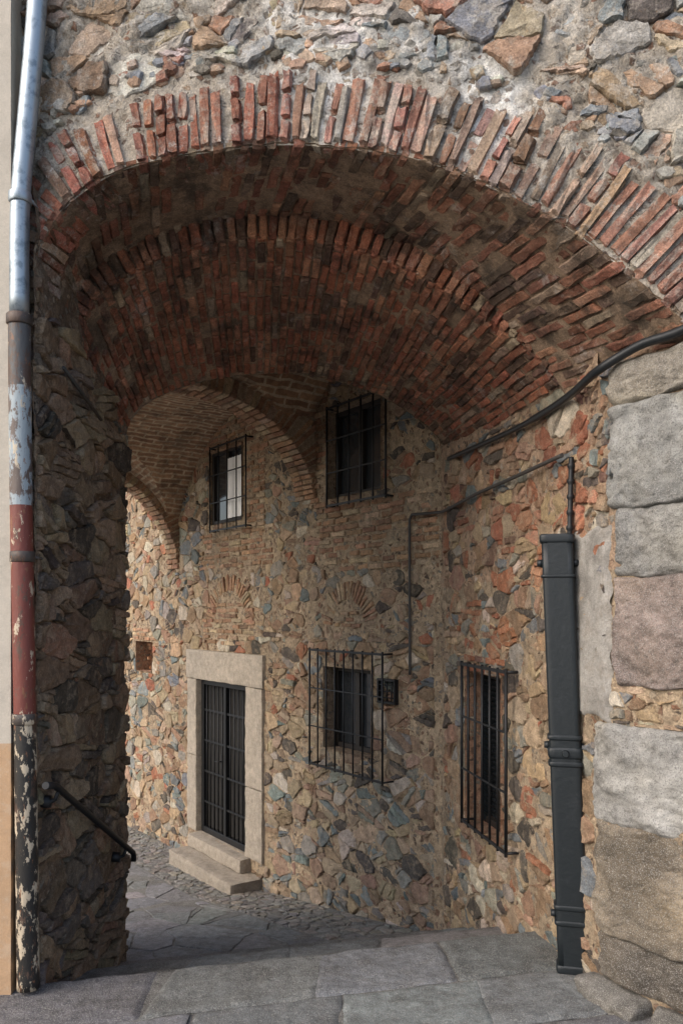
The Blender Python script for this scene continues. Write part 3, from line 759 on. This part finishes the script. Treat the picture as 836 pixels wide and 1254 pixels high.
mb=MB(); u0,u1,v0,v1=win_r; n=26
for i in range(n):
    v=v0+.05+(v1-v0-.1)*i/n; p=lambda u,vv,h:sR(u,vv,h)
    o=mb.vs([p(u0+.05,v,-.12),p(u1-.05,v,-.12),p(u1-.05,v+.035,-.09),p(u0+.05,v+.035,-.09)]); mb.face((o,o+1,o+2,o+3),(.05,.05,.05))
for (a,b_) in ((u0+.03,u0+.06),(u1-.06,u1-.03)): sbox(mb,sR,a,b_,v0+.02,v1-.02,-.13,-.085,bev=.003)
mb.build('shutter',[M_DUCT],arch)
# doorway
mb=MB(); 
def gcol(a=1.):
    k=U(.93,1.05)*a; return (.47*k,.405*k,.325*k)
def rstone(mb,surf,u0,u1,v0,v1,h0,h1,col,step=.035,rough=.006,bev=.012):
    nu=max(2,int((u1-u0)/step)); nv=max(2,int((v1-v0)/step)); nh=max(2,int((h1-h0)/step)); sd=R()*30
    def P(u,v,h):
        eu=min(u-u0,u1-u); ev=min(v-v0,v1-v); eh=h1-h
        p=surf(u,v,h); n=noise.fractal(p*9+Vector((sd,0,0)),1,2,4)*rough
        su=-1 if u-u0<1e-3 else (1 if u1-u<1e-3 else 0); sv=-1 if v-v0<1e-3 else (1 if v1-v<1e-3 else 0)
        if eh<1e-6 and (eu<1e-6 or ev<1e-6):
            h-=bev*(.5+.5*noise.noise(p*7)); u+=(bev*.5 if u==u0 else (-bev*.5 if u==u1 else 0)); v+=(bev*.5 if v==v0 else (-bev*.5 if v==v1 else 0))
        return surf(u+su*n,v+sv*n,h+(n if eh<1e-6 else 0))
    us_=[u0+(u1-u0)*i/nu for i in range(nu)]+[u1]; vs_=[v0+(v1-v0)*i/nv for i in range(nv)]+[v1]; hs_=[h0+(h1-h0)*i/nh for i in range(nh)]+[h1]
    def grid(A,B,f):
        o=mb.vs([f(a,b) for b in B for a in A]); na=len(A)
        for j in range(len(B)-1):
            for i in range(na-1): k=o+j*na+i; mb.face((k,k+1,k+na+1,k+na),col,0,True)
    grid(us_,vs_,lambda a,b:P(a,b,h1)); grid(us_,hs_,lambda a,b:P(a,v0,b)); grid(us_,hs_,lambda a,b:P(a,v1,b)); grid(vs_,hs_,lambda a,b:P(u0,a,b)); grid(vs_,hs_,lambda a,b:P(u1,a,b))
def gstack(u0,u1,v0,v1,cuts):
    L=[v0]+cuts+[v1]
    for a,b_ in zip(L[:-1],L[1:]): rstone(mb,sD,u0,u1,a+.001,b_-.001,-.22,.035,gcol())
gstack(surr[0]+.02,dr[0],dr[2],dr[3],[dr[2]+.75]); gstack(dr[1],surr[1],dr[2],dr[3],[dr[2]+.9])
rstone(mb,sD,surr[0],surr[1]+.02,dr[3]+.001,surr[3],-.22,.042,gcol(1.05))
dw=mb.build('doorway',[M_DG],house,label='granite door surround with plain lintel')
mb=MB(); rstone(mb,sD,dr[0]-.08,dr[1]+.0,dr[2]-.15,dr[2]-.003,-.2,.14,gcol(.9),rough=.008,bev=.014)
rstone(mb,sD,surr[0]+.06,dr[1]+.02,dr[2]-.40,dr[2]-.155,-.05,.37,gcol(.78),rough=.010,bev=.018)
mb.build('door_step',[M_DG],dw)
mb=MB(); u0,u1,v0,v1=dr; hh=-.06
o=mb.vs([sD(u0,v0,hh-.04),sD(u1,v0,hh-.04),sD(u1,v1,hh-.04),sD(u0,v1,hh-.04)]); mb.face((o,o+1,o+2,o+3),(.02,.02,.02),1)
for (a,b_,c,d) in ((u0,u0+.06,v0,v1),(u1-.06,u1,v0,v1),(u0+.06,u1-.06,v0,v0+.07),(u0+.06,u1-.06,v1-.06,v1)): sbox(mb,sD,a,b_,c,d,hh-.03,hh+.02,bev=.004)
um=(u0+u1)/2; sbox(mb,sD,um-.025,um+.025,v0+.07,v1-.06,hh-.03,hh+.022,bev=.004)
for i in range(11):
    if i==5: continue
    x=u0+.06+(u1-u0-.12)*(i+.5)/11; tube(mb,[sD(x,v0+.05,hh),sD(x,v1-.05,hh)],.009,n=8)
for k in range(1,5):
    y=v0+(v1-v0)*k/5; sbox(mb,sD,u0+.06,u1-.06,y-.012,y+.012,hh-.008,hh+.008,bev=.002)
dd=mb.build('door',[M_IRON,M_INT],dw,label='black iron barred door')
mb=MB(); sbox(mb,sD,um+.04,um+.07,(v0+v1)/2-.08,(v0+v1)/2+.08,hh+.02,hh+.035,bev=.003); tube(mb,[sD(um+.055,(v0+v1)/2,hh+.03),sD(um+.055,(v0+v1)/2,hh+.07),sD(um+.14,(v0+v1)/2-.005,hh+.07)],.008,n=8)
mb.build('handle',[M_IRON],dd)
vg=MB(); r=Drect(468,830,860,490,832,863)
for (a,b_,c,d) in ((r[0],r[1],r[2],r[2]+.02),(r[0],r[1],r[3]-.02,r[3]),(r[0],r[0]+.02,r[2]+.02,r[3]-.02),(r[1]-.02,r[1],r[2]+.02,r[3]-.02)): sbox(vg,sD,a,b_,c,d,.02,.06,bev=.003)
for i in range(1,4): 
    x=r[0]+(r[1]-r[0])*i/4; tube(vg,[sD(x,r[2],.045),sD(x,r[3],.045)],.006,n=6)
    y=r[2]+(r[3]-r[2])*i/4; tube(vg,[sD(r[0],y,.05),sD(r[1],y,.05)],.005,n=6)
vg.build('wall_vent',[M_IRON],house)
# ================================================================== REAR VAULTED BAYS
rv=empty('vaulted_passage',C1+nD*1.3+Vector((0,0,EYE-2.6)),label='brick groin vaults spanning the alley on rounded arches',category='vault')
DW=2.6
def s3(w,d,z): return C1+E0+tD*w+nD*d+Vector((0,0,z))
def ip(w,L):
    for i in range(len(L)-1):
        if w<=L[i+1][0]: return L[i][1]+(L[i+1][1]-L[i][1])*(w-L[i][0])/(L[i+1][0]-L[i][0])
    return L[-1][1]
zs_=lambda w:ip(w,[(-1,1.12),(0,1.12),(W1,1.12),(W2,.566),(20,.5)])
R1_=lambda w:ip(w,[(-1,.97),(W1,.97),(W2,1.27),(20,1.27)])
def ceil(w,d):
    a=max(0,1-((d-DW/2)/(DW/2))**2); z1=zs_(w)+R1_(w)*sqrt(a)
    if w<W1: wc,ha,rc=W1/2,W1/2,1.22
    else: wc,ha,rc=(W1+W2)/2,(W2-W1)/2,1.32
    z2=zs_(w)+rc*sqrt(max(0,1-((w-wc)/ha)**2))
    return z1,z2,wc,ha
me_v=[];fc=[];uvs=[]
def seg_w(a,b_,n): return [a+(b_-a)*(.5-.5*cos(pi*i/n)) for i in range(n+1)]
ws=seg_w(0,W1,60)+seg_w(W1,W2,100)[1:]; ds=[DW*(.5-.5*cos(pi*i/100)) for i in range(101)]
cA=Vector((-1.37,5.2,0)); cB=Vector((.756,6.12,0)); cn=Vector((-(cB-cA).y,(cB-cA).x,0)).normalized()
for w_ in ws:
    for d_ in ds:
        z1,z2,wc,ha=ceil(w_,d_); z=max(z1,z2); p=s3(w_,d_,z); p.z+=noise.fractal(p*4,1,2,4)*.012; me_v.append(tuple(p))
nd=len(ds)
for i in range(len(ws)-1):
    for j in range(nd-1):
        w_=(ws[i]+ws[i+1])/2; d_=(ds[j]+ds[j+1])/2; p=s3(w_,d_,0)
        if (Vector((p.x,p.y,0))-cA).dot(cn)<-.03: continue
        z1,z2,wc,ha=ceil(w_,d_)
        fc.append((i*nd+j,(i+1)*nd+j,(i+1)*nd+j+1,i*nd+j+1))
        for (ii,jj) in ((i,j),(i+1,j),(i+1,j+1),(i,j+1)):
            if z1>=z2:
                th=math.acos(max(-1,min(1,1-2*ds[jj]/DW))); uvs.append((ws[ii],th*1.15))
            else:
                th=math.acos(max(-1,min(1,(ws[ii]-wc)/ha))); uvs.append((ds[jj],th*ha*1.05+.33))
me=bpy.data.meshes.new('groin_vault'); me.from_pydata(me_v,[],fc); me.materials.append(M_VB)
ul=me.uv_layers.new(name='UVMap'); ul.data.foreach_set('uv',[x for t in uvs for x in t]); me.update()
ob=bpy.data.objects.new('groin_vault',me); sc.collection.objects.link(ob); reg(ob,Vector((0,0,0)),rv,{})
def rib(wr,wid,zsp,rr,name,lab,thick=.13):
    mb=MB(); n=58
    for i in range(n):
        a=pi*(i+.5)/n; d0=DW/2-cos(a)*DW/2; z0=zsp+sin(a)*rr
        tg=Vector((sin(a)*DW/2,cos(a)*rr)); tl=tg.length; tg/=tl; nr_=Vector((-tg.y,tg.x)); 
        T3=nD*tg.x+Vector((0,0,tg.y)); N3=nD*nr_.x+Vector((0,0,nr_.y)); 
        if nr_.y<0: N3=-N3
        hw=tl*pi/n*.5*.76
        for k in range(2):
            rbox(mb,s3(wr+(k-.5)*wid*.5,d0,z0)+N3*(thick-.03+U(-.008,.008)),T3*hw,N3*thick,tD*wid*.25,pick(PALBL),0,.88,.003)
    P=[]
    for i in range(61):
        a=pi*i/60
        for ww in (-.48,.48):
            for off_ in (.0,.6):
                cx_=Vector((DW/2-cos(a)*DW/2,zsp+sin(a)*rr)); P.append(s3(wr+ww*wid,cx_.x+(0 if off_==0 else -cos(a)*.02),cx_.y+(.012 if off_==0 else .4)))
    o=mb.vs(P)
    for i in range(60):
        b0=o+i*4; b1=b0+4
        mb.face((b0,b0+2,b1+2,b1),(.46,.36,.25),0); mb.face((b0,b0+1,b1+1,b1),(.46,.36,.25),0); mb.face((b0+2,b0+3,b1+3,b1+2),(.46,.36,.25),0)
    mb.build(name,[M_ST],rv,label=lab)
rib(W1,.34,1.06,.90,'arch_rib','brick transverse arch rib',.16); rib(W2,.34,.54,1.21,'arch_rib','brick transverse arch rib',.15)
mb=MB()
for i in range(60):
    a=pi*i/60; b_=pi*(i+1)/60
    q=[(DW/2-cos(t)*DW/2,.54+sin(t)*1.25+.1) for t in (a,b_)]
    o=mb.vs([s3(W2+.12,q[0][0],q[0][1]),s3(W2+.12,q[1][0],q[1][1]),s3(W2+.12,q[1][0],TOP),s3(W2+.12,q[0][0],TOP)]); mb.face((o,o+1,o+2,o+3),(.44,.36,.26),0)
mb.build('end_wall',[M_MO],rv)
mb=MB(); CL=[Cc[0]+Vector((-.6,-.26,-.3))]+list(Cc)+[Cc[-1]+Vector((.5,.2,-.5))]
for i in range(len(CL)-1):
    p,q=CL[i]+Vector((0,.01,.0)),CL[i+1]+Vector((0,.01,.0)); o=mb.vs([p,q,Vector((q.x,q.y,EYE+TOP)),Vector((p.x,p.y,EYE+TOP))]); mb.face((o,o+1,o+2,o+3),(.3,.23,.16),0)
mb.build('spandrel_wall',[M_MO],rv)
mb=MB(); sO=planar(C1+nD*DW+E0,tD,-nD)
def lun(u):  # arch opening in the unseen wall, shaped to let daylight reach the house wall
    if u<W1: return -9
    return zs_(u)+1.25*sqrt(max(0,1-((u-(W1+W2)/2)/((W2-W1)/2-.22))**2)) if abs(u-(W1+W2)/2)<(W2-W1)/2-.22 else -9
sheet(mb,sO,lin(.42,W2+.15,.05),lin(-3.15,TOP,.05),.012,mc((.44,.34,.24)),test=lambda u,v:v>lun(u))
clad(mb,sO,.45,W1,-3.1,1.2,.2,.13,PAL,(.01,.03),.1,seg=.08)
mb.build('unseen_arcade_wall',[M_MO],rv)
# ================================================================== GROUND
g=MB()
xs=[-300,-60,-20,-8,-5.5]+lin(-5,3,.08)+[4,6,10,30,300]; qs=[-300,-40,-10,-6]+lin(-4,-.05,.1)+[-.005]+lin(.03,.58,.09)+[.6,.63]+lin(.7,1.18,.09)+[1.2,1.23]+lin(1.3,8.4,.1)+[9,10,14,20,60,300]
P=[]
for q in qs:
    for x in xs:
        y=q+.255*x+QC; p=Vector((x,y,EYE+gh(q)-.012)); 
        if abs(x)<6: p.z+=noise.fractal(p*3,1,2,3)*.003
        P.append(p)
o=g.vs(P); nx=len(xs)
for j in range(len(qs)-1):
    for i in range(nx-1):
        a=o+j*nx+i; g.face((a,a+1,a+nx+1,a+nx),(.20,.195,.18),0,True)
g.build('ground',[M_PV],None,kind='structure')
def sGr(x,q,h=0.): return Vector((x,q+.255*x+QC,EYE+gh(q)+h-.012))
pv=MB(); SL=[(3,(.215,.22,.22)),(2,(.185,.19,.192)),(1.5,(.24,.237,.228))]
def inside_front(x,q):
    y=q+.255*x+QC
    if y>6.05: return False
    xr=1.205-.178*(y-3.68) if y>3.68 else (1.205+(3.68-y)*.72 if y>3.3 else 9)
    xl=-9 if y<3.8 else -1.5
    return xl<x<xr+.05
rows=[(-3.4,-2.7),(-2.7,-2.1),(-2.1,-1.5),(-1.5,-.98),(-.98,-.5),(-.5,-.004),(.035,.595),(.635,1.195),(1.235,1.8)]
for (qa,qb) in rows:
    x=-3.5+U(0,.5)
    while x<3.5:
        l=U(.5,1.05); c0,c1=x,x+l
        a=max(c0,-1.46) if qa>-.1 else c0; b_=c1
        if a<b_-.08 and (inside_front((a+b_)/2,(qa+qb)/2) or inside_front(a+.03,qb)):
            n1=max(2,int((b_-a)/.018)); n2=max(2,int((qb-qa)/.018)); col=pick(SL); sk=U(-.05,.05); tz=U(-.001,.001)
            PP=[]
            for j in range(n2+1):
                for i in range(n1+1):
                    e=min(i,n1-i,j,n2-j)
                    X=a+.002+(b_-a-.004)*i/n1+sk*j/n2; Q=qa+.002+(qb-qa-.004)*j/n2
                    X+=noise.noise(Vector((X*5,Q*5,2)))*.012
                    PP.append(sGr(X,Q+noise.noise(Vector((X*4,Q,2)))*.008*(1 if (qa<-.6 or j<n2) else 0),tz+.012+noise.fractal(Vector((X*5,Q*5,0)),1,2,6)*.009-(.011*(1+.6*noise.noise(Vector((X*6,Q*6,7)))) if e==0 else (.002 if e==1 else 0))))
            o=pv.vs(PP)
            for j in range(n2):
                for i in range(n1):
                    k=o+j*(n1+1)+i; pv.face((k,k+1,k+n1+2,k+n1+1),col,0,True)
        x+=l
pv.build('pavement',[M_PV],None,kind='structure')
cb=MB()
def sAl(w,d,h=0.):
    p=C1+tD*w+nD*d; return Vector((p.x,p.y,gz(p.x,p.y)+h-.02))
okq=lambda cx,cy,p:qof(*(C1+tD*cx+nD*cy).xy)<1.82
COB=[(2,(.27,.25,.22)),(2,(.24,.235,.22)),(1,(.30,.265,.22)),(.6,(.19,.175,.16))]
clad(cb,sAl,-.3,9,.02,.68,.10,.075,COB,(.014,.022),.04,ex=okq,wv=.5,seg=.05,rough=.003,tilt=.04)
cb.build('cobbled_strip',[M_PV],None,kind='structure')
cb=MB()
clad(cb,sAl,-1.5,9,.70,4.5,.48,.36,[(w_,(c[0]*1.2,c[1]*1.2,c[2]*1.2)) for w_,c in SL],(.014,.020),.0,ex=okq,wv=.3,seg=.05,rough=.003,tilt=.008,gap=(.003,.008))
cb.build('alley_paving',[M_PV],None,kind='structure')
# ================================================================== STUCCO BUILDING
mb=MB(); SX,SY=-1.512,3.74
def sS(u,v,h=0.): return Vector((SX-u,SY-h,EYE-1.76+v))
stc=lambda u,v:(.44,.29,.175) if v<1.17+noise.noise(Vector((u*6,1,1)))*.02 else (.47,.425,.36)
sheet(mb,sS,lin(0,3,.06),lin(0,6.0,.04),.003,stc)
sT=planar(Vector((SX,SY,EYE-1.76)),(0,1,0),(1,0,0))
sheet(mb,sT,lin(0,.20,.06),lin(0,6.0,.04),.002,stc)
mb.build('plastered_building',[M_PL],None,label='cream plastered building corner with ochre painted base',category='building')
# ================================================================== LEFT DRAINPIPE
dpz=3.76
dp=empty('drainpipe',W(36,1205,dpz),label='rusty drainpipe with peeling red and black paint and galvanised top',category='drainpipe')
mb=MB(); path=[(50,-200),(47,-20),(36,120),(26,232),(24,300),(24,388)]
pp=catmull([W(x,y,dpz) for x,y in path],24); tube(mb,pp,.044,n=20); mb.build('upper_pipe',[M_ZINC],dp,label='shiny galvanised upper pipe')
mb=MB(); path=[(24,392),(26,600),(31,880),(35,1210)]
pp=catmull([W(x,y,dpz) for x,y in path],90)
def pc(p):
    y=HZ-(p.z-EYE)/p.y*F
    if y<470: return (.07,.07,.072)
    if y<618: return (.28,.33,.36)
    if y<880: return (.15,.035,.025)
    return (.016,.015,.014)
tube(mb,pp,.050,n=20,colf=pc); mb.build('lower_pipe',[M_PEEL],dp,label='peeling painted lower pipe')
for (y,r,x) in ((243,.052,25),(392,.058,24),(682,.056,28),(880,.058,31)):
    mb=MB(); p=W(x,y,dpz); tube(mb,[p-Vector((0,0,.025)),p-Vector((0,0,.02)),p+Vector((0,0,.02)),p+Vector((0,0,.025))],[r*.93,r,r,r*.93],n=20,col=(.05,.04,.035))
    tube(mb,[p+Vector((.045,.01,0)),p+Vector((.045,.14,0))],.007,n=6)
    mb.build('pipe_bracket',[M_ZINC if y<300 else M_PEEL],dp)
# ================================================================== BLACK DUCT RIGHT
def duct_sec(c,sc1,sc2,n=28):
    out=[]
    for k in range(n):
        a=2*pi*(k+.5)/n; x=math.copysign(abs(cos(a))**.22,cos(a)); y=math.copysign(abs(sin(a))**.35,sin(a)); out.append(c+tR_*x*sc1+nR_*y*sc2)
    return out
tR_=Vector((.97,-.24,0)).normalized(); nR_=Vector((-.24,-.97,0)).normalized()
bt=W(702,1190,3.97); bt.z=EYE-1.745; tp=W(681,652,3.97)
bd=empty('cable_duct',bt,label='black cast iron duct with collars fixed on the wall',category='cable duct')
def sweep(name,t0,t1,k,parent,n=12,flare=None):
    mb=MB(); rings=[]
    for i in range(n+1):
        t=t0+(t1-t0)*i/n; f=k*(flare(i/n) if flare else 1)
        rings.append(mb.vs(duct_sec(bt.lerp(tp,t),.074*f,.05*f)))
    for i in range(n):
        for q in range(28): mb.face((rings[i]+q,rings[i]+(q+1)%28,rings[i+1]+(q+1)%28,rings[i+1]+q),(.02,.02,.02),0,q not in(0,6,13,14,20,27))
    mb.face(tuple(rings[0]+q for q in range(28))[::-1],(.02,)*3); mb.face(tuple(rings[-1]+q for q in range(28)),(.02,)*3)
    return mb.build(name,[M_DUCT],parent)
sweep('duct_body',0,.985,1,bd)
for t,hgt in ((.985,.02),(.90,.008),(.535,.012),(.50,.025),(.475,.012),(.15,.012),(.115,.012),(.01,.02)):
    sweep('duct_collar',t-hgt*.5,t+hgt*.5,1.12,bd,6,lambda s:1-.08*(abs(2*s-1)**4))
for t in (.93,.515,.13):
    p=bt.lerp(tp,t)
    for sgn in (-1,1):
        mb=MB(); tube(mb,[p+tR_*.070*sgn,p+tR_*.098*sgn],[.020,.016],n=10); mb.build('fixing_lug',[M_DUCT],bd)
mb=MB(); tube(mb,[bt.lerp(tp,.5)+nR_*.05,bt.lerp(tp,.5)+nR_*.072],[.02,.014],n=10); mb.build('fixing_lug',[M_DUCT],bd)
mb=MB(); 
a_,b_=W(697,655,3.97),W(699,560,4.0); ps=[];rr=[]
for i in range(41):
    ps.append(a_.lerp(b_,i/40)); rr.append(.019 if i%8 in (3,4) else .013)
tube(mb,ps,rr,n=10)
mb.build('cable_riser',[M_IRON],bd)
# ================================================================== CABLE & CONDUIT
def onR(px,py,h):
    if px>745:
        z=3.68-(px-745)/91*.28; p=W(px,py,z); return p+nG*h
    u,v=RR(px,py); return sR(u,v,h)
mb=MB(); path=[(905,385),(870,398),(836,413),(800,424),(770,440),(745,458),(700,490),(650,520),(600,543),(556,562)]
tube(mb,catmull([onR(x,y,.07 if x>740 else .042) for x,y in path],60),[.020]*30+[.016]*31,n=12)
mb.build('black_cable',[M_CABLE],None,label='thick black power cable running along the vault springing',category='cable')
mb=MB(); pts=[onR(699,558,.05),onR(640,584,.045),onR(590,605,.04),onR(548,627,.04),sD(.03,D(540,628)[1],.05),sD(D(508,631)[0],D(508,631)[1],.05),sD(D(507,640)[0],D(507,640)[1],.05),sD(D(507,826)[0],D(507,826)[1],.045)]
tube(mb,resamp(pts,70),.011,n=10)
mb.build('wall_conduit',[M_COND],None,label='thin grey metal conduit clipped across the rubble walls',category='conduit')
def PL(px,py,h):
    u,v=LLo(px,py,h); return sL(u,v,h)
mb=MB(); tube(mb,[PL(78,450,.045),PL(124,514,.05)],.009,n=8)
mb.build('iron_rod',[M_COND],None,label='thin iron rod leaning on the dark passage wall',category='rod')
mb=MB(); a=PL(68,962,.09); e=PL(163,1044,.09)
tube(mb,[PL(56,962,.09),a,e,e+Vector((0,.02,-.03)),e+Vector((0,.015,-.06))],.017,n=12)
hr=mb.build('handrail',[M_IRON],None,label='black iron handrail fixed to the dark passage wall',category='handrail')
for t in (.04,.9):
    q=a.lerp(e,t); z0=Vector((0,0,1)); mb=MB()
    tube(mb,[q,q-nL*.02-z0*.05,q-nL*.040-z0*.06,q-nL*.042-z0*.06,q-nL*.11-z0*.06],[.010,.010,.010,.030,.030],n=14)
    mb.build('bracket',[M_IRON],hr)
# ================================================================== CAMERA & LIGHT
cd=bpy.data.cameras.new('camera'); cam=bpy.data.objects.new('camera',cd); sc.collection.objects.link(cam)
cam.location=(0,0,EYE); cam.rotation_euler=(math.radians(90),0,0)
cd.sensor_fit='VERTICAL'; cd.sensor_height=36; cd.lens=36*F/1254; cd.shift_y=(HZ-627)/1254; cd.clip_end=1000; cd.clip_start=.05
sc.camera=cam
wd=bpy.data.worlds.new('World'); sc.world=wd; wd.use_nodes=True; nt=wd.node_tree
sk=nt.nodes.new('ShaderNodeTexSky'); sk.sky_type='NISHITA'; sk.sun_disc=False; sk.dust_density=3.5; sk.ozone_density=.9
EL=math.radians(40); AZ=math.radians(-58)
sk.sun_elevation=EL; 
dirv=Vector((sin(AZ)*cos(EL),-cos(AZ)*cos(EL),sin(EL)))
sk.sun_rotation=atan2(dirv.x,dirv.y)
nt.links.new(sk.outputs[0],nt.nodes['Background'].inputs[0]); nt.nodes['Background'].inputs[1].default_value=.29
sl=bpy.data.lights.new('sun','SUN'); sl.energy=1.6; sl.angle=math.radians(75); sl.color=(1,.95,.88)
so=bpy.data.objects.new('sun',sl); sc.collection.objects.link(so); so.rotation_euler=dirv.to_track_quat('Z','Y').to_euler(); so.location=(0,0,8)
sc.view_settings.view_transform='Standard'; sc.view_settings.look='None'; sc.view_settings.exposure=0
print('verts',sum(len(o.data.vertices) for o in bpy.data.objects if o.type=='MESH'))
